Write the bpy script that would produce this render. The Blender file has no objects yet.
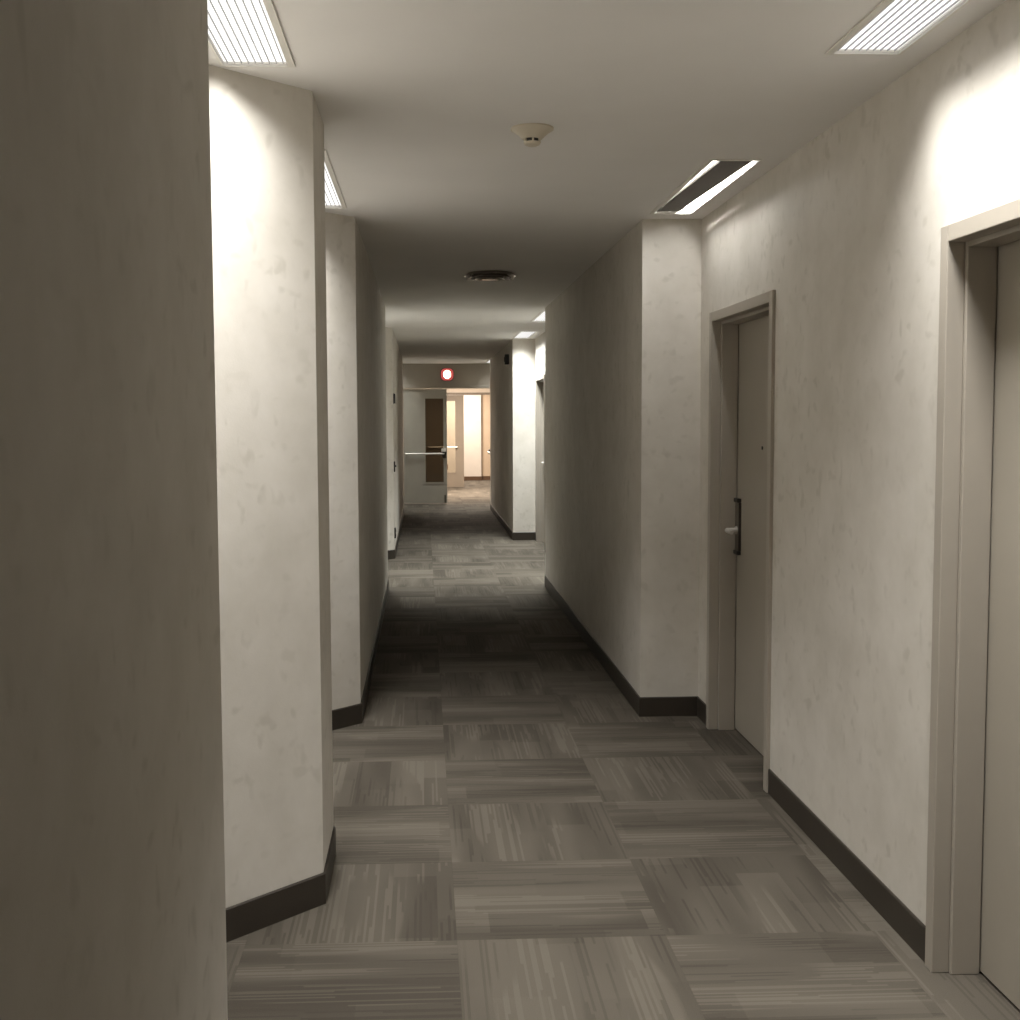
import bpy, bmesh, math
from mathutils import Vector, Matrix

sc = bpy.context.scene
COL = sc.collection

# ------------------------------------------------------------------ camera
CAM_H = 1.52
F_PX, PITCH, ROLL, YAW, PPX, PPY = 1192.8, 0.0699, 0.0052, 0.0401, 471.6, 502.4
cam_data = bpy.data.cameras.new('camera')
cam = bpy.data.objects.new('camera', cam_data)
COL.objects.link(cam)
cam_data.sensor_fit = 'HORIZONTAL'
cam_data.sensor_width = 36.0
cam_data.lens = F_PX / 1020.0 * 36.0
cam_data.shift_x = (510.0 - PPX) / 1020.0
cam_data.shift_y = (PPY - 510.0) / 1020.0
cam_data.clip_start = 0.05
cam_data.clip_end = 100.0
_R = Vector((math.cos(YAW), -math.sin(YAW), 0))
_F = Vector((math.sin(YAW), math.cos(YAW), 0))
_U = Vector((0, 0, 1))
_F2 = _F * math.cos(PITCH) - _U * math.sin(PITCH)
_U2 = _U * math.cos(PITCH) + _F * math.sin(PITCH)
_R3 = _R * math.cos(ROLL) - _U2 * math.sin(ROLL)
_U3 = _U2 * math.cos(ROLL) + _R * math.sin(ROLL)
_m = Matrix((_R3, _U3, -_F2)).transposed().to_4x4()
_m.translation = Vector((0, 0, CAM_H))
cam.matrix_world = _m
sc.camera = cam

# ------------------------------------------------------------------ world, exposure, light strengths
world = bpy.data.worlds.new('world')
sc.world = world
world.use_nodes = True
world.node_tree.nodes['Background'].inputs[0].default_value = (0, 0, 0, 1)
world.node_tree.nodes['Background'].inputs[1].default_value = 0.0
sc.view_settings.view_transform = 'Standard'
sc.view_settings.look = 'None'
sc.view_settings.gamma = 1.0
sc.view_settings.use_curve_mapping = False
sc.view_settings.exposure = -0.17
sc.cycles.use_denoising = True
sc.cycles.max_bounces = 14
sc.cycles.diffuse_bounces = 8
sc.cycles.sample_clamp_indirect = 4.0

WHITE = (1.0, 0.985, 0.955)      # the fluorescent lamps of the corridor
WHITE_FAR = (0.97, 1.0, 0.985)   # slightly cooler lamps deep in the corridor
WARM = (1.0, 0.86, 0.74)         # the lamps beyond the double doors
P_NEAR = 21.0                    # watts of one lensed fixture, near bay
P_FAR = 42.0
SPREAD = math.radians(97)
SPREAD_LEFT = math.radians(125)
LENS_GLOW = 1.5
TUBE_GLOW = 75.0

# ------------------------------------------------------------------ dimensions
H = 2.505                        # ceiling
XL, XLA = -0.325, -0.65          # left corridor face, left alcove back
XR, XRA, XRO = 1.095, 1.392, 1.80  # right corridor face, right alcove back, outside of right wall
XR4 = 1.115                      # the last right pier stands a little further back
YB = -1.6                        # wall behind the camera
YE = 21.37                       # wall with the double doors
TILE, T0X, T0Y = 0.615, 0.0865, 3.3875
BASE_H, BASE_T = 0.10, 0.007


# ------------------------------------------------------------------ helpers
def link(name, me, mats, parent=None):
    o = bpy.data.objects.new(name, me)
    COL.objects.link(o)
    for m in (mats if isinstance(mats, (list, tuple)) else [mats]):
        me.materials.append(m)
    if parent is not None:
        o.parent = parent
    return o


def obj(name, bm, mat, parent=None, smooth=False, bevel=0.0):
    me = bpy.data.meshes.new(name)
    bmesh.ops.recalc_face_normals(bm, faces=bm.faces)
    bm.to_mesh(me)
    bm.free()
    if smooth:
        for p in me.polygons:
            p.use_smooth = True
        me.set_sharp_from_angle(angle=math.radians(35))
    o = link(name, me, mat, parent)
    if bevel > 0:
        b = o.modifiers.new('bevel', 'BEVEL')
        b.width = bevel
        b.segments = 2
        b.limit_method = 'ANGLE'
    return o


def tag(o, label, cat, group=None):
    o['label'] = label
    o['category'] = cat
    if group:
        o['group'] = group
    return o


def empty(name, loc, rz=0.0):
    o = bpy.data.objects.new(name, None)
    COL.objects.link(o)
    o.empty_display_size = 0.1
    o.location = loc
    o.rotation_euler = (0, 0, rz)
    return o


def struct(o, label=None, cat=None):
    o['kind'] = 'structure'
    if label:
        o['label'] = label
    if cat:
        o['category'] = cat
    return o


def box(bm, x0, x1, y0, y1, z0, z1):
    vs = [bm.verts.new((x, y, z)) for z in (z0, z1) for x, y in ((x0, y0), (x1, y0), (x1, y1), (x0, y1))]
    for q in ((3, 2, 1, 0), (4, 5, 6, 7), (0, 1, 5, 4), (1, 2, 6, 5), (2, 3, 7, 6), (3, 0, 4, 7)):
        bm.faces.new([vs[i] for i in q])


def boxes(*bs):
    bm = bmesh.new()
    for b in bs:
        box(bm, *b)
    return bm


def prism(bm, pts, z0, z1):
    lo = [bm.verts.new((x, y, z0)) for x, y in pts]
    hi = [bm.verts.new((x, y, z1)) for x, y in pts]
    n = len(pts)
    bm.faces.new(lo[::-1])
    bm.faces.new(hi)
    for i in range(n):
        j = (i + 1) % n
        bm.faces.new((lo[i], lo[j], hi[j], hi[i]))


def lathe(bm, prof, seg=40, center=(0, 0, 0)):
    """profile of (radius, z) turned round the vertical axis"""
    cx, cy, cz = center
    rings = []
    for r, z in prof:
        if r < 1e-6:
            rings.append([bm.verts.new((cx, cy, cz + z))])
        else:
            rings.append([bm.verts.new((cx + r * math.cos(2 * math.pi * k / seg), cy + r * math.sin(2 * math.pi * k / seg), cz + z)) for k in range(seg)])
    for a, b in zip(rings, rings[1:]):
        for k in range(seg):
            k2 = (k + 1) % seg
            if len(a) == 1 and len(b) == 1:
                continue
            if len(a) == 1:
                bm.faces.new((a[0], b[k], b[k2]))
            elif len(b) == 1:
                bm.faces.new((a[k], b[0], a[k2]))
            else:
                bm.faces.new((a[k], b[k], b[k2], a[k2]))


def tube(bm, pts, r, seg=12):
    """round bar through a list of points"""
    pts = [Vector(p) for p in pts]
    rings = []
    for i, p in enumerate(pts):
        if i == 0:
            d = pts[1] - p
        elif i == len(pts) - 1:
            d = p - pts[i - 1]
        else:
            d = (pts[i + 1] - p).normalized() + (p - pts[i - 1]).normalized()
        d.normalize()
        a = d.cross(Vector((0, 0, 1)))
        if a.length < 1e-3:
            a = d.cross(Vector((1, 0, 0)))
        a.normalize()
        b = d.cross(a)
        rr = r[i] if isinstance(r, (list, tuple)) else r
        rings.append([bm.verts.new(p + a * rr * math.cos(2 * math.pi * k / seg) + b * rr * math.sin(2 * math.pi * k / seg)) for k in range(seg)])
    for A, B in zip(rings, rings[1:]):
        for k in range(seg):
            k2 = (k + 1) % seg
            bm.faces.new((A[k], A[k2], B[k2], B[k]))
    bm.faces.new(rings[0][::-1])
    bm.faces.new(rings[-1])


def offset_poly(pts, t):
    """offset an open polyline to its left by t with mitred corners"""
    out = []
    n = len(pts)
    for i in range(n):
        p = Vector(pts[i])
        ds = []
        if i > 0:
            ds.append((p - Vector(pts[i - 1])).normalized())
        if i < n - 1:
            ds.append((Vector(pts[i + 1]) - p).normalized())
        ns = [Vector((-d.y, d.x)) for d in ds]
        if len(ns) == 1:
            q = p + ns[0] * t
        else:
            m = (ns[0] + ns[1]).normalized()
            q = p + m * (t / max(0.2, m.dot(ns[0])))
        out.append((q.x, q.y))
    return out


def baseboard(bm, pts, t):
    off = offset_poly(pts, t)
    off2 = offset_poly(pts, t * 0.55)
    for i in range(len(pts) - 1):
        a, b, c, d = pts[i], pts[i + 1], off[i + 1], off[i]
        c2, d2 = off2[i + 1], off2[i]
        zt = BASE_H - 0.004
        vs = [bm.verts.new((p[0], p[1], z)) for p, z in
              ((a, 0), (b, 0), (c, 0), (d, 0), (a, BASE_H), (b, BASE_H), (c2, BASE_H), (d2, BASE_H), (c, zt), (d, zt))]
        for q in ((0, 1, 2, 3), (4, 5, 6, 7), (0, 1, 5, 4), (3, 2, 8, 9), (9, 8, 6, 7), (1, 2, 8, 6, 5), (0, 3, 9, 7, 4)):
            bm.faces.new([vs[k] for k in q])


# ------------------------------------------------------------------ materials
def new_mat(name):
    m = bpy.data.materials.new(name)
    m.use_nodes = True
    nt = m.node_tree
    return m, nt, nt.nodes['Principled BSDF']


class N:
    """tiny node-graph builder"""
    def __init__(self, nt):
        self.nt = nt

    def put(self, sock, v):
        if isinstance(v, bpy.types.NodeSocket):
            self.nt.links.new(v, sock)
        else:
            sock.default_value = v

    def math(self, op, a, b=0.0, c=0.0, clamp=False):
        n = self.nt.nodes.new('ShaderNodeMath')
        n.operation = op
        n.use_clamp = clamp
        self.put(n.inputs[0], a)
        self.put(n.inputs[1], b)
        self.put(n.inputs[2], c)
        return n.outputs[0]

    def comb(self, x, y, z):
        n = self.nt.nodes.new('ShaderNodeCombineXYZ')
        for i, v in enumerate((x, y, z)):
            self.put(n.inputs[i], v)
        return n.outputs[0]

    def sep(self, v):
        n = self.nt.nodes.new('ShaderNodeSeparateXYZ')
        self.put(n.inputs[0], v)
        return n.outputs

    def coord(self):
        return self.nt.nodes.new('ShaderNodeTexCoord').outputs['Object']

    def mapping(self, v, scale=(1, 1, 1), rot=(0, 0, 0)):
        n = self.nt.nodes.new('ShaderNodeMapping')
        self.put(n.inputs[0], v)
        n.inputs['Rotation'].default_value = rot
        n.inputs['Scale'].default_value = scale
        return n.outputs[0]

    def noise(self, v, scale=1.0, detail=2.0, rough=0.5, dist=0.0):
        n = self.nt.nodes.new('ShaderNodeTexNoise')
        self.put(n.inputs['Vector'], v)
        n.inputs['Scale'].default_value = scale
        n.inputs['Detail'].default_value = detail
        n.inputs['Roughness'].default_value = rough
        n.inputs['Distortion'].default_value = dist
        return n.outputs[0]

    def rng(self, v, a, b, c, d, smooth=False):
        n = self.nt.nodes.new('ShaderNodeMapRange')
        n.clamp = True
        if smooth:
            n.interpolation_type = 'SMOOTHSTEP'
        self.put(n.inputs[0], v)
        for i, k in enumerate((a, b, c, d)):
            n.inputs[i + 1].default_value = k
        return n.outputs[0]

    def mixc(self, f, a, b, mode='MIX'):
        n = self.nt.nodes.new('ShaderNodeMix')
        n.data_type = 'RGBA'
        n.blend_type = mode
        self.put(n.inputs[0], f)
        self.put(n.inputs[6], a)
        self.put(n.inputs[7], b)
        return n.outputs[2]

    def mixf(self, f, a, b):
        n = self.nt.nodes.new('ShaderNodeMix')
        self.put(n.inputs[0], f)
        self.put(n.inputs[2], a)
        self.put(n.inputs[3], b)
        return n.outputs[0]

    def white(self, v):
        n = self.nt.nodes.new('ShaderNodeTexWhiteNoise')
        n.noise_dimensions = '3D'
        self.put(n.inputs['Vector'], v)
        return n.outputs['Value']

    def bump(self, hgt, strength, dist, bsdf):
        n = self.nt.nodes.new('ShaderNodeBump')
        self.put(n.inputs['Height'], hgt)
        n.inputs['Strength'].default_value = strength
        n.inputs['Distance'].default_value = dist
        self.nt.links.new(n.outputs[0], bsdf.inputs['Normal'])


def rgb(r, g, b):
    return (r, g, b, 1.0)


def mat_plain(name, col, rough=0.6, metal=0.0, var=0.06, scale=6.0, spec=0.4):
    m, nt, b = new_mat(name)
    n = N(nt)
    v = n.noise(n.coord(), scale, 3.0)
    f = n.rng(v, 0.3, 0.7, 0.0, 1.0)
    c0 = tuple(c * (1 - var) for c in col)
    c1 = tuple(min(1, c * (1 + var)) for c in col)
    n.put(b.inputs['Base Color'], n.mixc(f, rgb(*c0), rgb(*c1)))
    b.inputs['Roughness'].default_value = rough
    b.inputs['Metallic'].default_value = metal
    b.inputs['Specular IOR Level'].default_value = spec
    return m


def mat_wallpaper(name, col):
    """cream vinyl wallcovering, faintly mottled with short trowel-like smudges"""
    m, nt, b = new_mat(name)
    n = N(nt)
    co = n.coord()
    cloud = n.noise(co, 5.0, 4.0, 0.6)
    f1 = n.rng(cloud, 0.3, 0.72, 0.0, 1.0)
    base = n.mixc(f1, rgb(col[0] * 0.91, col[1] * 0.905, col[2] * 0.885), rgb(*[min(1, c * 1.05) for c in col]))
    # smudges in two slants
    s1 = n.noise(n.mapping(co, (13, 14, 19), (0.5, 0.4, 0.0)), 1.0, 1.5, 0.5, 0.15)
    s2 = n.noise(n.mapping(co, (20, 19, 13), (-0.5, 0.6, 0.3)), 1.0, 1.5, 0.5, 0.15)
    k1 = n.rng(s1, 0.60, 0.76, 0.0, 0.48, True)
    k2 = n.rng(s2, 0.60, 0.76, 0.0, 0.48, True)
    k = n.math('MAXIMUM', k1, k2)
    gate = n.rng(n.noise(co, 2.2, 1.0), 0.38, 0.6, 0.35, 1.0)
    k = n.math('MULTIPLY', k, gate)
    colr = n.mixc(k, base, rgb(col[0] * 0.70, col[1] * 0.69, col[2] * 0.65))
    n.put(b.inputs['Base Color'], colr)
    b.inputs['Roughness'].default_value = 0.62
    b.inputs['Specular IOR Level'].default_value = 0.3
    grain = n.noise(co, 160.0, 2.0, 0.6)
    hh = n.math('ADD', n.math('MULTIPLY', grain, 0.5), n.math('MULTIPLY', k, -1.0))
    n.bump(hh, 0.25, 0.002, b)
    return m


def mat_carpet():
    """carpet tiles laid quarter-turn: every other tile has its stripes turned by 90 degrees"""
    m, nt, b = new_mat('carpet_tiles')
    n = N(nt)
    s = n.sep(n.coord())
    px = n.math('DIVIDE', n.math('SUBTRACT', s[0], T0X), TILE)
    py = n.math('DIVIDE', n.math('SUBTRACT', s[1], T0Y), TILE)
    cx, cy = n.math('FLOOR', px), n.math('FLOOR', py)
    fx, fy = n.math('SUBTRACT', px, cx), n.math('SUBTRACT', py, cy)
    par = n.math('FLOORED_MODULO', n.math('ADD', cx, cy), 2.0)
    u = n.mixf(par, fy, fx)          # across the stripes
    v = n.mixf(par, fx, fy)          # along the stripes
    rid = n.white(n.comb(cx, cy, 3.0))
    rid2 = n.white(n.comb(cx, cy, 11.0))
    seed = n.math('MULTIPLY', rid, 57.0)
    broad = n.noise(n.comb(n.math('MULTIPLY', u, 3.2), n.math('MULTIPLY', v, 0.5), seed), 1.0, 1.0, 0.5)
    soft = n.rng(broad, 0.36, 0.64, -0.20, 0.20, True)
    # blocks: a few wide stripes per tile, some of them changing shade half way along
    ub = n.math('ADD', n.math('MULTIPLY', u, 4.3), n.math('MULTIPLY', rid, 5.0))
    blk = n.math('FLOOR', ub)
    vcut = n.math('FLOOR', n.math('ADD', n.math('MULTIPLY', v, 1.3), n.white(n.comb(blk, seed, 4.0))))
    bval = n.math('MULTIPLY', n.math('SUBTRACT', n.white(n.comb(blk, vcut, seed)), 0.5), 0.34)
    # yarn-wide lines in clusters, each with its own start and end
    colm = n.math('FLOOR', n.math('MULTIPLY', u, 78.0))
    vseg = n.math('FLOOR', n.math('ADD', n.math('MULTIPLY', v, 1.5), n.white(n.comb(colm, seed, 1.0))))
    lw = n.white(n.comb(colm, vseg, seed))
    gate = n.noise(n.comb(n.math('MULTIPLY', u, 4.5), n.math('MULTIPLY', v, 0.8), n.math('ADD', seed, 33.0)), 1.0, 0.0, 0.5)
    g1 = n.rng(gate, 0.50, 0.58, 0.0, 1.0, True)
    g2 = n.rng(gate, 0.48, 0.40, 0.0, 1.0, True)
    lt = n.math('MULTIPLY', n.rng(lw, 0.60, 0.62, 0.0, 0.34), g1)
    dk = n.math('MULTIPLY', n.rng(lw, 0.30, 0.28, 0.0, 0.22), g2)
    val = n.math('ADD', n.math('ADD', soft, bval), 0.43)
    val = n.math('SUBTRACT', n.math('ADD', val, lt), dk)
    val = n.math('ADD', val, n.math('MULTIPLY', n.math('SUBTRACT', rid2, 0.5), 0.12), clamp=True)
    # yarn
    yarn = n.noise(n.mapping(n.coord(), (420, 420, 420)), 1.0, 2.0, 0.7)
    val = n.math('ADD', val, n.rng(yarn, 0.3, 0.7, -0.16, 0.16), clamp=True)
    # tile joint, a hairline
    ed = n.math('MINIMUM', n.math('MINIMUM', fx, n.math('SUBTRACT', 1.0, fx)), n.math('MINIMUM', fy, n.math('SUBTRACT', 1.0, fy)))
    joint = n.rng(ed, 0.0, 0.004, 0.93, 1.0)
    col = n.mixc(val, rgb(*CARPET_DARK), rgb(*CARPET_LIGHT))
    jc = n.comb(joint, joint, joint)
    col = n.mixc(1.0, col, jc, 'MULTIPLY')
    n.put(b.inputs['Base Color'], col)
    b.inputs['Roughness'].default_value = 0.95
    b.inputs['Specular IOR Level'].default_value = 0.1
    n.bump(n.math('ADD', yarn, n.math('MULTIPLY', joint, 1.5)), 0.5, 0.003, b)
    return m


def mat_glow(name, col, strength):
    m = bpy.data.materials.new(name)
    m.use_nodes = True
    nt = m.node_tree
    nt.nodes.clear()
    n = N(nt)
    e = nt.nodes.new('ShaderNodeEmission')
    tex = n.noise(n.coord(), 30.0, 2.0)
    k = n.rng(tex, 0.3, 0.7, 0.97, 1.0)
    n.put(e.inputs[0], n.mixc(k, rgb(*[c * 0.9 for c in col]), rgb(*col)))
    e.inputs[1].default_value = strength
    o = nt.nodes.new('ShaderNodeOutputMaterial')
    nt.links.new(e.outputs[0], o.inputs[0])
    return m


def mat_glass(name, tint):
    m = bpy.data.materials.new(name)
    m.use_nodes = True
    nt = m.node_tree
    nt.nodes.clear()
    n = N(nt)
    tr = nt.nodes.new('ShaderNodeBsdfTransparent')
    tr.inputs[0].default_value = rgb(*tint)
    gl = nt.nodes.new('ShaderNodeBsdfGlossy')
    gl.inputs['Roughness'].default_value = 0.06
    fr = nt.nodes.new('ShaderNodeFresnel')
    fr.inputs[0].default_value = 1.5
    mx = nt.nodes.new('ShaderNodeMixShader')
    nt.links.new(fr.outputs[0], mx.inputs[0])
    nt.links.new(tr.outputs[0], mx.inputs[1])
    nt.links.new(gl.outputs[0], mx.inputs[2])
    o = nt.nodes.new('ShaderNodeOutputMaterial')
    nt.links.new(mx.outputs[0], o.inputs[0])
    return m


CARPET_DARK = (0.056, 0.048, 0.038)
CARPET_LIGHT = (0.128, 0.113, 0.091)
M_WALL = mat_wallpaper('cream_wallcovering', (0.62, 0.588, 0.535))
M_CEIL = mat_plain('ceiling_paint', (0.87, 0.855, 0.835), 0.85, var=0.02, scale=2.0, spec=0.2)
M_CARPET = mat_carpet()
M_BASE = mat_plain('dark_vinyl_base', (0.036, 0.029, 0.022), 0.45, var=0.1)
M_FRAME = mat_plain('taupe_frame_paint', (0.36, 0.325, 0.275), 0.45, var=0.03)
M_LEAF = mat_plain('taupe_door_paint', (0.32, 0.29, 0.24), 0.5, var=0.03, scale=3.0)
M_STEEL_DOOR = mat_plain('grey_door_paint', (0.36, 0.335, 0.28), 0.5, var=0.03)
M_TRANSOM = mat_plain('taupe_transom_paint', (0.31, 0.275, 0.225), 0.6, var=0.03)
M_VEST = mat_plain('warm_wall_paint', (0.56, 0.51, 0.445), 0.7, var=0.03)
M_TAN_DOOR = mat_plain('tan_door_paint', (0.155, 0.13, 0.10), 0.5, var=0.03)
M_TAN = mat_plain('tan_wall_paint', (0.44, 0.34, 0.24), 0.7, var=0.03)
M_BROWN = mat_plain('brown_base', (0.085, 0.045, 0.022), 0.5)
M_WHITE = mat_plain('white_enamel', (0.80, 0.78, 0.73), 0.4, var=0.02)
M_STRIPE_BLADE = mat_plain('grey_stripe_blade', (0.42, 0.42, 0.43), 0.5, var=0.02)
M_BALLAST = mat_plain('grey_ballast_cover', (0.10, 0.09, 0.08), 0.6)
M_DETECT = mat_plain('ivory_plastic', (0.66, 0.60, 0.49), 0.5, var=0.02)
M_BLACK = mat_plain('black_plastic', (0.012, 0.011, 0.010), 0.4)
M_DARKMET = mat_plain('dark_bronze_metal', (0.05, 0.042, 0.035), 0.35, 0.6)
M_CHROME = mat_plain('satin_steel', (0.72, 0.69, 0.65), 0.42, 0.55, var=0.03)
M_BAR = mat_plain('aluminium_push_bar', (0.80, 0.77, 0.70), 0.4, 0.3, var=0.02)
M_VENT = mat_plain('grey_diffuser_enamel', (0.42, 0.39, 0.36), 0.22, 0.9)
M_THROAT = mat_plain('dark_duct_grey', (0.32, 0.29, 0.26), 0.6)
M_LENS = mat_glow('lamp_lens', WHITE, LENS_GLOW)
M_TUBE = mat_glow('fluorescent_tube', WHITE, TUBE_GLOW)
M_RED = mat_glow('red_sign_face', (0.66, 0.11, 0.10), 0.9)
M_SIGNLAMP = mat_glow('sign_lamp_window', (1.0, 0.80, 0.55), 9.0)
M_GLASS = mat_glass('smoked_glass', (0.29, 0.27, 0.235))
M_GLASS2 = mat_glass('clear_glass', (0.85, 0.82, 0.76))

# ------------------------------------------------------------------ the setting
bm = bmesh.new()
box(bm, -2.4, 4.2, YB - 0.2, 31.0, -0.08, 0.0)
struct(obj('floor', bm, M_CARPET), 'grey brown carpet tile floor of the corridor', 'floor')

# fixture positions: (x centre, far end of lens)
LENS_W, LENS_L = 0.178, 1.178
RIGHT_LAMPS = [(1.206, 3.262), (1.206, 12.19), (1.206, 14.74), (1.206, 21.2)]
OPEN_LAMP = (1.206, 5.783)
LEFT_LAMPS = [(-0.457, 3.412), (-0.457, 5.640), (-0.480, 12.20), (-0.457, 21.2)]
ALL_LAMPS = RIGHT_LAMPS + [OPEN_LAMP] + LEFT_LAMPS

# ceiling slab with an opening for each recessed fixture
holes = [(x - LENS_W / 2, x + LENS_W / 2, y - LENS_L, y) for x, y in ALL_LAMPS]
xs = sorted({-0.95, XRO} | {round(v, 5) for h in holes for v in h[:2]})
ys = sorted({YB - 0.2, YE + 0.1} | {round(v, 5) for h in holes for v in h[2:]})
bm = bmesh.new()
vv = {}
def cv(x, y):
    if (x, y) not in vv:
        vv[(x, y)] = bm.verts.new((x, y, H))
    return vv[(x, y)]
for i in range(len(xs) - 1):
    for j in range(len(ys) - 1):
        mx, my = (xs[i] + xs[i + 1]) / 2, (ys[j] + ys[j + 1]) / 2
        if any(h[0] < mx < h[1] and h[2] < my < h[3] for h in holes):
            continue
        bm.faces.new((cv(xs[i], ys[j]), cv(xs[i], ys[j + 1]), cv(xs[i + 1], ys[j + 1]), cv(xs[i + 1], ys[j])))
r = bmesh.ops.extrude_face_region(bm, geom=list(bm.faces))
bmesh.ops.translate(bm, verts=[e for e in r['geom'] if isinstance(e, bmesh.types.BMVert)], vec=(0, 0, 0.14))
struct(obj('ceiling', bm, M_CEIL), 'painted plaster ceiling of the corridor', 'ceiling')

# left wall: flush piers with splayed far returns between shallow alcoves
LEFT = [(XL, YB), (XL, 1.89), (XLA, 1.89), (XLA, 3.352), (XL, 3.677), (XL, 4.10), (XLA, 4.10), (XLA, 5.591), (XL, 5.916),
        (XL, 10.60), (XLA, 10.60), (XLA, 12.66), (XL, 12.985), (XL, 19.29), (XLA, 19.29), (XLA, YE)]
bm = bmesh.new()
prism(bm, LEFT + [(-0.95, YE), (-0.95, YB)], 0.0, H)
struct(obj('wall_left', bm, M_WALL), 'left corridor wall with splayed piers in cream wallcovering', 'wall')

# right wall: flush piers, square alcoves, openings for the doors
DOOR_W, DOOR_TOP = 1.04, 2.022
D1, D2, D3 = (2.12, 3.16), (4.692, 5.730), (13.58, 14.62)
RBOX = [(XR, XRO, YB, 1.72, 0, H), (XR, XRO, 5.96, 10.70, 0, H), (XR4, XRO, 14.85, 19.90, 0, H)]
for y0, y1, ds in ((1.72, 5.96, (D1, D2)), (10.70, 14.85, (D3,)), (19.90, YE, ())):
    y = y0
    for a, b_ in ds:
        RBOX.append((XRA, XRO, y, a, 0, H))
        RBOX.append((XRA, XRO, a, b_, DOOR_TOP, H))
        y = b_
    RBOX.append((XRA, XRO, y, y1, 0, H))
struct(obj('wall_right', boxes(*RBOX), M_WALL), 'right corridor wall with square piers in cream wallcovering', 'wall')
struct(obj('wall_back', boxes((-0.95, XRO, YB - 0.2, YB, 0, H)), M_WALL), 'wall behind the viewer', 'wall')

# end wall with the double door opening
OX0, OX1, OTOP = -0.40, 1.36, 2.115
struct(obj('wall_end', boxes((-0.95, OX0, YE, YE + 0.15, 0, H), (OX1, XRO, YE, YE + 0.15, 0, H), (OX0, OX1, YE, YE + 0.15, OTOP, H)), M_TRANSOM),
       'end wall over and beside the grey double doors', 'wall')

# vestibule and the warm passage beyond it
Y2 = 26.45
struct(obj('wall_vestibule', boxes((-0.95, -0.80, YE + 0.15, Y2, 0, 2.6), (XRO, XRO + 0.15, YE + 0.15, Y2, 0, 2.6),
                                   (-0.95, 0.02, Y2, Y2 + 0.12, 0, 2.6), (1.76, XRO + 0.15, Y2, Y2 + 0.12, 0, 2.6), (0.02, 1.76, Y2, Y2 + 0.12, 2.10, 2.6)), M_VEST),
       'warm painted walls of the lobby behind the double doors', 'wall')
struct(obj('ceiling_vestibule', boxes((-0.95, XRO + 0.15, YE + 0.10, Y2 + 0.12, 2.6, 2.7), (-2.4, 4.2, Y2 + 0.12, 31.0, 2.6, 2.7)), M_CEIL),
       'ceiling of the lobby behind the double doors', 'ceiling')
bm = bmesh.new()
prism(bm, [(-2.4, 29.5), (1.43, 29.5), (1.43, 29.9), (-2.4, 29.9)], 0, 2.6)
box(bm, -2.4, -2.25, Y2 + 0.12, 29.5, 0, 2.6)
box(bm, 4.05, 4.2, Y2 + 0.12, 29.62, 0, 2.6)
box(bm, -2.4, -0.95, Y2 + 0.0, Y2 + 0.12, 0, 2.6)
box(bm, XRO + 0.15, 4.2, Y2 + 0.0, Y2 + 0.12, 0, 2.6)
struct(obj('wall_far', bm, M_VEST), 'brightly lit warm wall at the very end of the view', 'wall')

struct(obj('wall_far_side', boxes((1.43, 4.2, 29.62, 29.9, 0, 2.6)), M_TAN), 'tan stretch of wall right of the bright far wall', 'wall')

# baseboards
bm = bmesh.new()
baseboard(bm, LEFT[::-1], BASE_T)
struct(obj('baseboard_left', bm, M_BASE), 'dark vinyl baseboard along the left wall', 'baseboard')
bm = bmesh.new()
for run in ([(XR, YB), (XR, 1.72), (XRA, 1.72), (XRA, D1[0])], [(XRA, D1[1]), (XRA, D2[0])],
            [(XRA, D2[1]), (XRA, 5.96), (XR, 5.96), (XR, 10.70), (XRA, 10.70), (XRA, D3[0])],
            [(XRA, D3[1]), (XRA, 14.85), (XR4, 14.85), (XR4, 19.90), (XRA, 19.90), (XRA, YE), (OX1 + 0.05, YE)]):
    baseboard(bm, run, BASE_T)
struct(obj('baseboard_right', bm, M_BASE), 'dark vinyl baseboard along the right wall', 'baseboard')
bm = bmesh.new()
baseboard(bm, [(4.05, 29.62), (1.43, 29.62), (1.43, 29.5), (-2.25, 29.5)], 0.012)
struct(obj('baseboard_far', bm, M_BROWN), 'brown baseboard on the far lit wall', 'baseboard')


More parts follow.
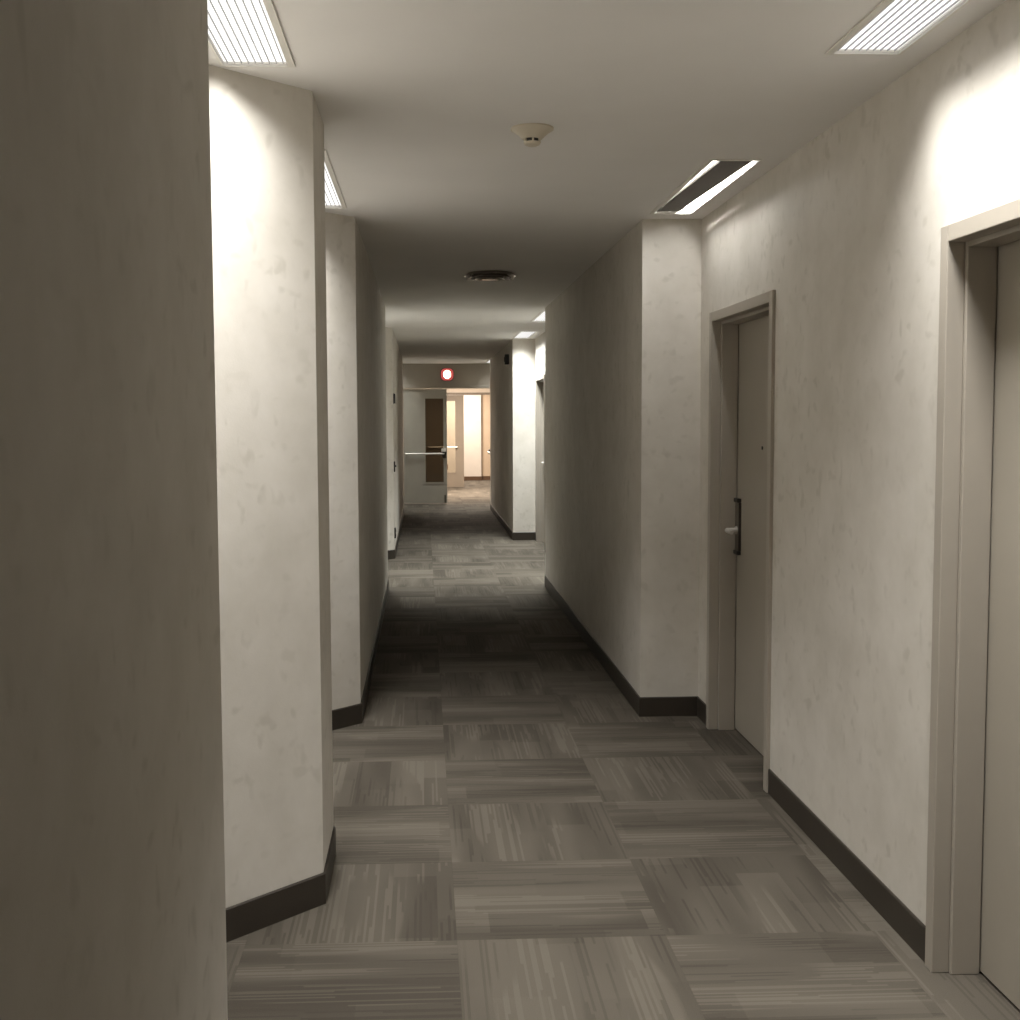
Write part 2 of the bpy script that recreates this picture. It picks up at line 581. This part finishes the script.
# ------------------------------------------------------------------ doors in the right wall
def room_door(name, label, y0, y1, hardware):
    """flush door set back in a stepped metal frame; y0 near jamb, y1 far jamb; x grows into the wall"""
    root = empty(name, (XRA, y1, 0.0))
    struct(root, label, 'door')
    w = y1 - y0
    fx0, fx1, sx1 = -0.014, 0.034, 0.113       # face of frame, step, leaf plane (from the wall face)
    fw = 0.046
    st = fw + 0.014
    fb = bmesh.new()
    for a, b_ in ((-w, -w + fw), (-fw, 0.0)):
        box(fb, fx0, fx1, a, b_, 0.0, DOOR_TOP)
    box(fb, fx0, fx1, -w + fw, -fw, DOOR_TOP - fw, DOOR_TOP)
    for a, b_ in ((-w, -w + st), (-st, 0.0)):
        box(fb, fx1, sx1, a, b_, 0.0, DOOR_TOP)
    box(fb, fx1, sx1, -w + st, -st, DOOR_TOP - st, DOOR_TOP)
    for a, b_ in ((-w, -w + fw), (-fw, 0.0)):
        box(fb, sx1, 0.20, a, b_, 0.0, DOOR_TOP)
    box(fb, sx1, 0.20, -w + fw, -fw, DOOR_TOP - fw, DOOR_TOP)
    obj('frame', fb, M_FRAME, root, bevel=0.0025)
    g = 0.005
    leaf = obj('leaf', boxes((sx1 + 0.003, sx1 + 0.048, -w + fw + g, -fw - g, 0.008, DOOR_TOP - fw - g)), M_LEAF, root, bevel=0.002)
    obj('threshold_seal', boxes((sx1 + 0.012, sx1 + 0.04, -w + fw + g, -fw - g, 0.0, 0.008)), M_BLACK, leaf)
    if hardware:
        lx = sx1 + 0.003
        yc = -st - 0.036
        pb = boxes((lx - 0.012, lx, yc - 0.033, yc + 0.032, 0.885, 1.115))
        obj('escutcheon', pb, mat_lock, leaf, bevel=0.003)
        obj('escutcheon_shade_end', boxes((lx - 0.020, lx, yc - 0.038, yc + 0.034, 1.115, 1.135)), M_BLACK, leaf, bevel=0.004)  # black blocks here and below stand in for the plate's shadowed ends
        obj('escutcheon_shade_end', boxes((lx - 0.020, lx, yc - 0.038, yc + 0.034, 0.865, 0.885)), M_BLACK, leaf, bevel=0.004)
        obj('escutcheon_shade_edge', boxes((lx - 0.0125, lx, yc - 0.036, yc - 0.033, 0.885, 1.115)), M_DARKMET, leaf)  # dark strip in place of the shade along the plate's edge
        hb = bmesh.new()
        tube(hb, [(lx - 0.012, yc, 0.982), (lx - 0.018, yc, 0.982)], 0.019, 20)
        tube(hb, [(lx - 0.016, yc, 0.982), (lx - 0.052, yc, 0.982), (lx - 0.060, yc - 0.010, 0.982), (lx - 0.061, yc - 0.04, 0.980), (lx - 0.058, yc - 0.085, 0.978)],
             [0.011, 0.011, 0.012, 0.011, 0.009], 14)
        lev = obj('lever_handle', hb, M_CHROME, leaf, smooth=True)
        lev['label'] = 'satin steel lever handle'
        vb = bmesh.new()
        pc = -0.475
        tube(vb, [(lx - 0.004, pc, 1.384), (lx + 0.004, pc, 1.384)], 0.008, 14)
        obj('peephole', vb, M_BLACK, leaf)
    else:
        for zc in (0.28, 1.05, 1.78):
            hb = bmesh.new()
            tube(hb, [(sx1 - 0.002, -fw - 0.002, zc - 0.05), (sx1 - 0.002, -fw - 0.002, zc + 0.05)], 0.0045, 10)
            obj('hinge', hb, M_FRAME, leaf, smooth=True)
    return root


mat_lock = mat_plain('bronze_lock_plate', (0.13, 0.112, 0.09), 0.45, 0.2)
room_door('door_1', 'taupe door nearest the viewer, cut off by the right edge of the picture', D1[0], D1[1], False)
room_door('door_2', 'closed taupe door with peephole and steel lever on the right wall', D2[0], D2[1], True)
room_door('door_3', 'distant taupe door in the bright alcove on the right', D3[0], D3[1], True)


# ------------------------------------------------------------------ double doors
def lite_leaf(parent, w, top, lite, mat, gmat, bar_z, latch_at, bar=True):
    """leaf standing in the plane y=0..0.045, x 0..w; lite=(x0,x1,z0,z1)"""
    x0, x1, z0, z1 = lite
    lf = obj('leaf', boxes((0, x0, 0, 0.045, 0.012, top), (x1, w, 0, 0.045, 0.012, top), (x0, x1, 0, 0.045, 0.012, z0), (x0, x1, 0, 0.045, z1, top)), mat, parent)
    t = 0.014
    obj('lite_bead', boxes((x0 - t, x0 + t, -0.008, 0.0, z0 - t, z1 + t), (x1 - t, x1 + t, -0.008, 0.0, z0 - t, z1 + t),
                           (x0 + t, x1 - t, -0.008, 0.0, z0 - t, z0 + t), (x0 + t, x1 - t, -0.008, 0.0, z1 - t, z1 + t)), mat, lf)
    obj('glass_pane', boxes((x0, x1, 0.019, 0.025, z0, z1)), gmat, lf)
    if bar:
        hb = bmesh.new()
        tube(hb, [(0.03, -0.062, bar_z), (w - 0.05, -0.062, bar_z)], 0.017, 12)
        tube(hb, [(0.05, 0.0, bar_z), (0.05, -0.062, bar_z)], 0.012, 10)
        b1 = obj('push_bar', hb, M_BAR, lf, smooth=True)
        b1['label'] = 'pale metal push bar'
        obj('latch_case', boxes((w - 0.085, w - 0.015, -0.075, 0.0, bar_z - 0.075, bar_z + 0.075)), M_DARKMET, lf, bevel=0.008)
        obj('latch_cap', boxes((w - 0.10, w - 0.02, -0.085, -0.012, bar_z + 0.035, bar_z + 0.095)), M_BAR, lf, bevel=0.008)
    return lf


root = empty('door_4', (OX0, YE + 0.02, 0))
struct(root, 'grey double doors with narrow glass at the corridor end, right leaf swung open', 'double door')
ow = OX1 - OX0
obj('frame', boxes((0, 0.045, -0.035, 0.13, 0, OTOP), (ow - 0.045, ow, -0.035, 0.13, 0, OTOP), (0.045, ow - 0.045, -0.035, 0.13, OTOP - 0.05, OTOP)), M_TRANSOM, root, bevel=0.003)
lr = empty('left_leaf', (0.048, 0.0, 0))
lr.parent = root
LW = 0.775
RW = ow - 0.096 - LW - 0.006
lite_leaf(lr, LW, OTOP - 0.058, (0.375, 0.725, 0.375, 1.90), M_STEEL_DOOR, M_GLASS, 0.90, 'right')
obj('floor_bolt', boxes((LW - 0.05, LW - 0.03, -0.012, 0.0, 0.02, 0.16)), M_DARKMET, lr)
rr = empty('right_leaf', (ow - 0.048, 0.05, 0), math.radians(90))
rr.parent = root
rr.location = (ow - 0.048, 0.05, 0)
# hinged on the right jamb and swung back into the lobby: its bar side faces left
lf = lite_leaf(rr, RW, OTOP - 0.058, (0.05, 0.40, 0.375, 1.90), M_STEEL_DOOR, M_GLASS, 0.90, 'right', False)
hb = bmesh.new()
tube(hb, [(0.05, 0.107, 0.90), (RW - 0.05, 0.107, 0.90)], 0.017, 12)
obj('push_bar', hb, M_BAR, lf, smooth=True)
obj('latch_case', boxes((RW - 0.085, RW - 0.015, 0.045, 0.10, 0.86, 0.95)), M_DARKMET, lf, bevel=0.008)

# second pair behind the lobby
root = empty('door_5', (0.06, Y2 + 0.02, 0))
struct(root, 'tan glazed door beyond the lobby, lit from behind by the warm passage', 'double door')
obj('frame', boxes((-0.04, 0.0, -0.03, 0.1, 0, 2.10), (1.66, 1.70, -0.03, 0.1, 0, 2.10), (0.0, 1.66, -0.03, 0.1, 2.05, 2.10)), M_TAN_DOOR, root)
lr = empty('left_leaf', (0.003, 0.0, 0))
lr.parent = root
lite_leaf(lr, 0.835, 2.045, (0.43, 0.66, 0.32, 1.93), M_TAN_DOOR, M_GLASS2, 0.90, 'right', False)
bm = bmesh.new()
tube(bm, [(0.05, -0.06, 0.90), (0.68, -0.06, 0.90)], 0.017, 12)
tube(bm, [(0.68, -0.06, 0.90), (0.68, 0.0, 0.90)], 0.014, 12)
obj('push_bar', bm, M_BAR, lr, smooth=True)
obj('pull_handle', boxes((0.44, 0.48, -0.05, 0.0, 0.40, 0.52)), M_BROWN, lr, bevel=0.006)
rr = empty('right_leaf', (1.657, 0.05, 0), math.radians(86))
rr.parent = root
lite_leaf(rr, 0.80, 2.045, (0.10, 0.32, 0.32, 1.93), M_TAN_DOOR, M_GLASS2, 0.90, 'right', False)


# ------------------------------------------------------------------ recessed ceiling lights
def area(name, parent, loc, sx, sy, power, col, spread, mat=None):
    ld = bpy.data.lights.new(name, 'AREA')
    ld.shape = 'RECTANGLE'
    ld.size, ld.size_y = sx, sy
    ld.energy = power
    ld.color = col
    ld.spread = spread
    o = bpy.data.objects.new(name, ld)
    COL.objects.link(o)
    o.parent = parent
    o.location = loc
    return o


def housing(root):
    """white enamelled trough sunk in the ceiling opening, origin at the ceiling, centre of the opening"""
    a, b_, t = LENS_W / 2, LENS_L / 2, 0.0015
    hb = boxes((-a, -a + t, -b_, b_, 0.001, 0.12), (a - t, a, -b_, b_, 0.001, 0.12), (-a + t, a - t, -b_, -b_ + t, 0.001, 0.12),
               (-a + t, a - t, b_ - t, b_, 0.001, 0.12), (-a, a, -b_, b_, 0.12, 0.122))
    obj('housing', hb, M_WHITE, root)
    w = 0.020
    fb = boxes((-a - w, -a, -b_ - 0.008, b_ + 0.008, -0.005, -0.0005), (a, a + 0.008, -b_ - 0.008, b_ + 0.008, -0.005, -0.0005),
               (-a, a, -b_ - 0.008, -b_, -0.005, -0.0005), (-a, a, b_, b_ + 0.008, -0.005, -0.0005))
    return hb, fb


def lensed_light(x, yfar, label, power, flip, spread, col=WHITE):
    root = empty('ceiling_light', (x, yfar - LENS_L / 2, H))
    tag(root, label, 'ceiling light', 'recessed fluorescent lights')
    hb, fb = housing(root)
    if flip:
        for v in fb.verts:
            v.co.x = -v.co.x
    obj('trim', fb, M_WHITE, root)
    a, b_ = LENS_W / 2 - 0.002, LENS_L / 2 - 0.002
    obj('lens', boxes((-a, a, -b_, b_, 0.0075, 0.0115)), M_LENS, root)
    lb = bmesh.new()
    k = 9
    for i in range(k):
        xx = -a + (i + 0.5) * 2 * a / k
        box(lb, xx - 0.0011, xx + 0.0011, -b_, b_, 0.0025, 0.0072)
    obj('stripe_blades', lb, M_STRIPE_BLADE, root)  # grey blades added under the lens to draw its ribbed stripes
    area('lamp', root, (0, 0, 0.001), 2 * a - 0.01, 2 * b_ - 0.02, power, col, spread)
    return root


place = ['nearest ribbed ceiling light on the right, by the near door', 'ceiling light deep in the corridor, first one past the dark stretch on the right',
         'ceiling light in front of the bright white pier deep in the corridor', 'ceiling light right of the double doors']
for (x, y), lab, p in zip(RIGHT_LAMPS, place, (P_NEAR, P_FAR, P_FAR, P_FAR * 0.28)):
    lensed_light(x, y, lab, p, False, SPREAD, WHITE if y < 8 else WHITE_FAR)
place = ['large ribbed ceiling light at top left, over the first splayed pier', 'small wedge of ribbed ceiling light seen past the first left pier',
         'ceiling light in the left alcove past the dark stretch', 'ceiling light left of the double doors']
for (x, y), lab, p in zip(LEFT_LAMPS, place, (P_NEAR * 1.3, P_NEAR * 1.15, P_FAR * 0.6, P_FAR * 0.28)):
    lensed_light(x, y, lab, p, True, SPREAD_LEFT if y < 4 else SPREAD, WHITE if y < 8 else WHITE_FAR)

# the fixture without its lens: lamp, reflector and dark ballast cover are bare
root = empty('ceiling_light', (OPEN_LAMP[0], OPEN_LAMP[1] - LENS_L / 2, H))
tag(root, 'ceiling light with its lens missing and a dark bar across, above the closed door', 'ceiling light', 'recessed fluorescent lights')
hb, fb = housing(root)
obj('trim', fb, M_WHITE, root)
bm = bmesh.new()
prism(bm, [(-0.048, -0.578), (0.076, -0.578), (0.032, 0.582), (-0.080, 0.582)], 0.004, 0.014)
cvr = obj('ballast_cover', bm, M_BALLAST, root)
cvr['label'] = 'dark grey ballast cover bar'
for y0, y1, zt in ((0.02, 0.57, 0.030), (-0.44, -0.05, 0.038)):
    bm = bmesh.new()
    tube(bm, [(0.068, y0, zt), (0.068, y1, zt)], 0.0125, 16)
    obj('tube_lamp', bm, M_TUBE, root, smooth=True)
bm = bmesh.new()
tube(bm, [(-0.070, -0.50, 0.075), (-0.070, 0.58, 0.075)], 0.008, 16)
obj('tube_lamp', bm, M_TUBE, root, smooth=True)

# warm lamps of the lobby and the passage beyond
for x, y, p, lab in ((0.75, 24.2, 330.0, 'warm ceiling lamp of the lobby behind the double doors'), (0.9, 28.3, 180.0, 'warm ceiling lamp before the far lit wall')):
    root = empty('lobby_light', (x, y, 2.6))
    tag(root, lab, 'ceiling light')
    obj('housing', boxes((-0.32, 0.32, -0.32, 0.32, -0.045, -0.001)), M_WHITE, root, bevel=0.01)
    area('lamp', root, (0, 0, -0.048), 0.58, 0.58, p, WARM, math.radians(170))

# ------------------------------------------------------------------ small things
# smoke detector
root = empty('smoke_detector', (0.378, 4.12, H))
tag(root, 'ivory smoke detector on the ceiling in the foreground', 'smoke detector')
bm = bmesh.new()
lathe(bm, [(0, -0.001), (0.073, -0.001), (0.073, -0.007), (0.064, -0.012), (0.047, -0.024), (0.034, -0.037), (0, -0.037)])
obj('base', bm, M_DETECT, root, smooth=True)
bm = bmesh.new()
lathe(bm, [(0, -0.037), (0.024, -0.037), (0.024, -0.048), (0, -0.048)])
obj('sensor_core', bm, M_BLACK, root, smooth=True)
bm = bmesh.new()
for k in range(6):
    a = 2 * math.pi * k / 6 - math.pi / 2
    vs = []
    for zz in (-0.048, -0.037):
        for rr_, da in ((0.022, -0.12), (0.030, -0.11), (0.030, 0.11), (0.022, 0.12)):
            vs.append(bm.verts.new((rr_ * math.cos(a + da), rr_ * math.sin(a + da), zz)))
    for q in ((3, 2, 1, 0), (4, 5, 6, 7), (0, 1, 5, 4), (1, 2, 6, 5), (2, 3, 7, 6), (3, 0, 4, 7)):
        bm.faces.new([vs[i] for i in q])
obj('cage', bm, M_DETECT, root)
bm = bmesh.new()
lathe(bm, [(0, -0.048), (0.030, -0.048), (0.026, -0.056), (0.015, -0.061), (0, -0.062)])
obj('cap', bm, M_DETECT, root, smooth=True)

# round air diffuser
root = empty('air_diffuser', (0.46, 8.16, H))
tag(root, 'round dark air diffuser on the ceiling over the dark stretch', 'air vent')
for i, (r0, r1, z0, z1) in enumerate(((0.145, 0.172, -0.022, -0.001), (0.105, 0.140, -0.034, -0.006), (0.065, 0.100, -0.042, -0.012))):
    bm = bmesh.new()
    lathe(bm, [(r0, z1), (r1, z0), (r1 + 0.004, z0), (r1 + 0.004, z0 + 0.003), (r0 + 0.004, z1 + 0.001), (r0, z1)], 56)
    obj('cone_ring', bm, M_VENT, root, smooth=True)
bm = bmesh.new()
lathe(bm, [(0, -0.001), (0.15, -0.001), (0.15, -0.004), (0, -0.004)], 40)
obj('throat', bm, M_THROAT, root)
bm = bmesh.new()
lathe(bm, [(0, -0.020), (0.055, -0.040), (0.058, -0.046), (0, -0.046)], 40)
obj('centre_disc', bm, M_VENT, root, smooth=True)
for sx in (-1, 1):  # steel clips added to give the glints at both sides
    bm = boxes((sx * 0.15 - 0.012, sx * 0.15 + 0.012, -0.012, 0.012, -0.048, -0.003))
    obj('glint_clip', bm, M_CHROME, root, bevel=0.004)
    bm = boxes((sx * 0.12 - 0.008, sx * 0.12 + 0.008, -0.012, 0.012, -0.050, -0.006))
    obj('glint_clip', bm, M_CHROME, root, bevel=0.004)

# exit sign over the double doors
root = empty('exit_sign', (0.431, YE, 2.31))
tag(root, 'small glowing red exit sign over the double doors', 'exit sign')
def rounded(hw, hh, r_, y0, y1, seg=8):
    b = bmesh.new()
    pts = []
    for cx, cz, a0 in ((hw - r_, hh - r_, 0), (-hw + r_, hh - r_, 90), (-hw + r_, -hh + r_, 180), (hw - r_, -hh + r_, 270)):
        for k in range(seg + 1):
            a = math.radians(a0 + 90 * k / seg)
            pts.append((cx + r_ * math.cos(a), cz + r_ * math.sin(a)))
    A = [b.verts.new((x, y0, z)) for x, z in pts]
    B = [b.verts.new((x, y1, z)) for x, z in pts]
    b.faces.new(A)
    b.faces.new(B[::-1])
    for i in range(len(pts)):
        j = (i + 1) % len(pts)
        b.faces.new((A[i], A[j], B[j], B[i]))
    return b
obj('housing', rounded(0.120, 0.116, 0.085, -0.070, 0.0), M_DARKMET, root)
obj('red_face', rounded(0.112, 0.108, 0.08, -0.078, -0.070), M_RED, root)
obj('lamp_window', rounded(0.064, 0.072, 0.06, -0.086, -0.078), M_SIGNLAMP, root)

# small devices on the splayed pier far left; local -y points out of the wall
def device(name, z, label, cat, build):
    root = empty(name, (XL, 13.05, z), math.radians(90))
    tag(root, label, cat)
    build(root)
def b_thermostat(r_):
    obj('backplate', boxes((-0.035, 0.035, -0.006, 0, -0.06, 0.06)), M_DARKMET, r_, bevel=0.003)
    obj('cover', boxes((-0.030, 0.030, -0.024, -0.006, -0.054, 0.054)), M_BLACK, r_, bevel=0.005)
def b_switch(r_):
    obj('wall_plate', boxes((-0.035, 0.035, -0.016, 0, -0.057, 0.057)), M_DARKMET, r_, bevel=0.003)
    obj('toggle', boxes((-0.006, 0.006, -0.028, -0.016, -0.005, 0.016)), M_BLACK, r_, bevel=0.002)
def b_outlet(r_):
    obj('wall_plate', boxes((-0.035, 0.035, -0.016, 0, -0.057, 0.057)), M_DARKMET, r_, bevel=0.003)
    for zc in (-0.024, 0.024):
        obj('socket_face', boxes((-0.016, 0.016, -0.019, -0.016, zc - 0.014, zc + 0.014)), M_BLACK, r_, bevel=0.002)
device('thermostat', 1.745, 'small dark thermostat at head height on the distant left pier', 'thermostat', b_thermostat)
device('light_switch', 1.005, 'small dark switch plate at waist height on the distant left pier', 'light switch', b_switch)
device('wall_outlet', 0.277, 'small dark outlet plate low on the distant left pier', 'wall outlet', b_outlet)

# alarm box high on the right wall
root = empty('alarm_box', (XR4, 15.5, 2.285))
tag(root, 'small dark box high on the right wall just past the bright white pier', 'alarm')
obj('housing', boxes((-0.055, 0.0, -0.055, 0.055, -0.065, 0.065)), M_BLACK, root, bevel=0.006)
bm = bmesh.new()
tube(bm, [(-0.055, 0, 0), (-0.064, 0, 0)], [0.035, 0.030], 20)
obj('sounder_grille', bm, M_DARKMET, root, smooth=True)
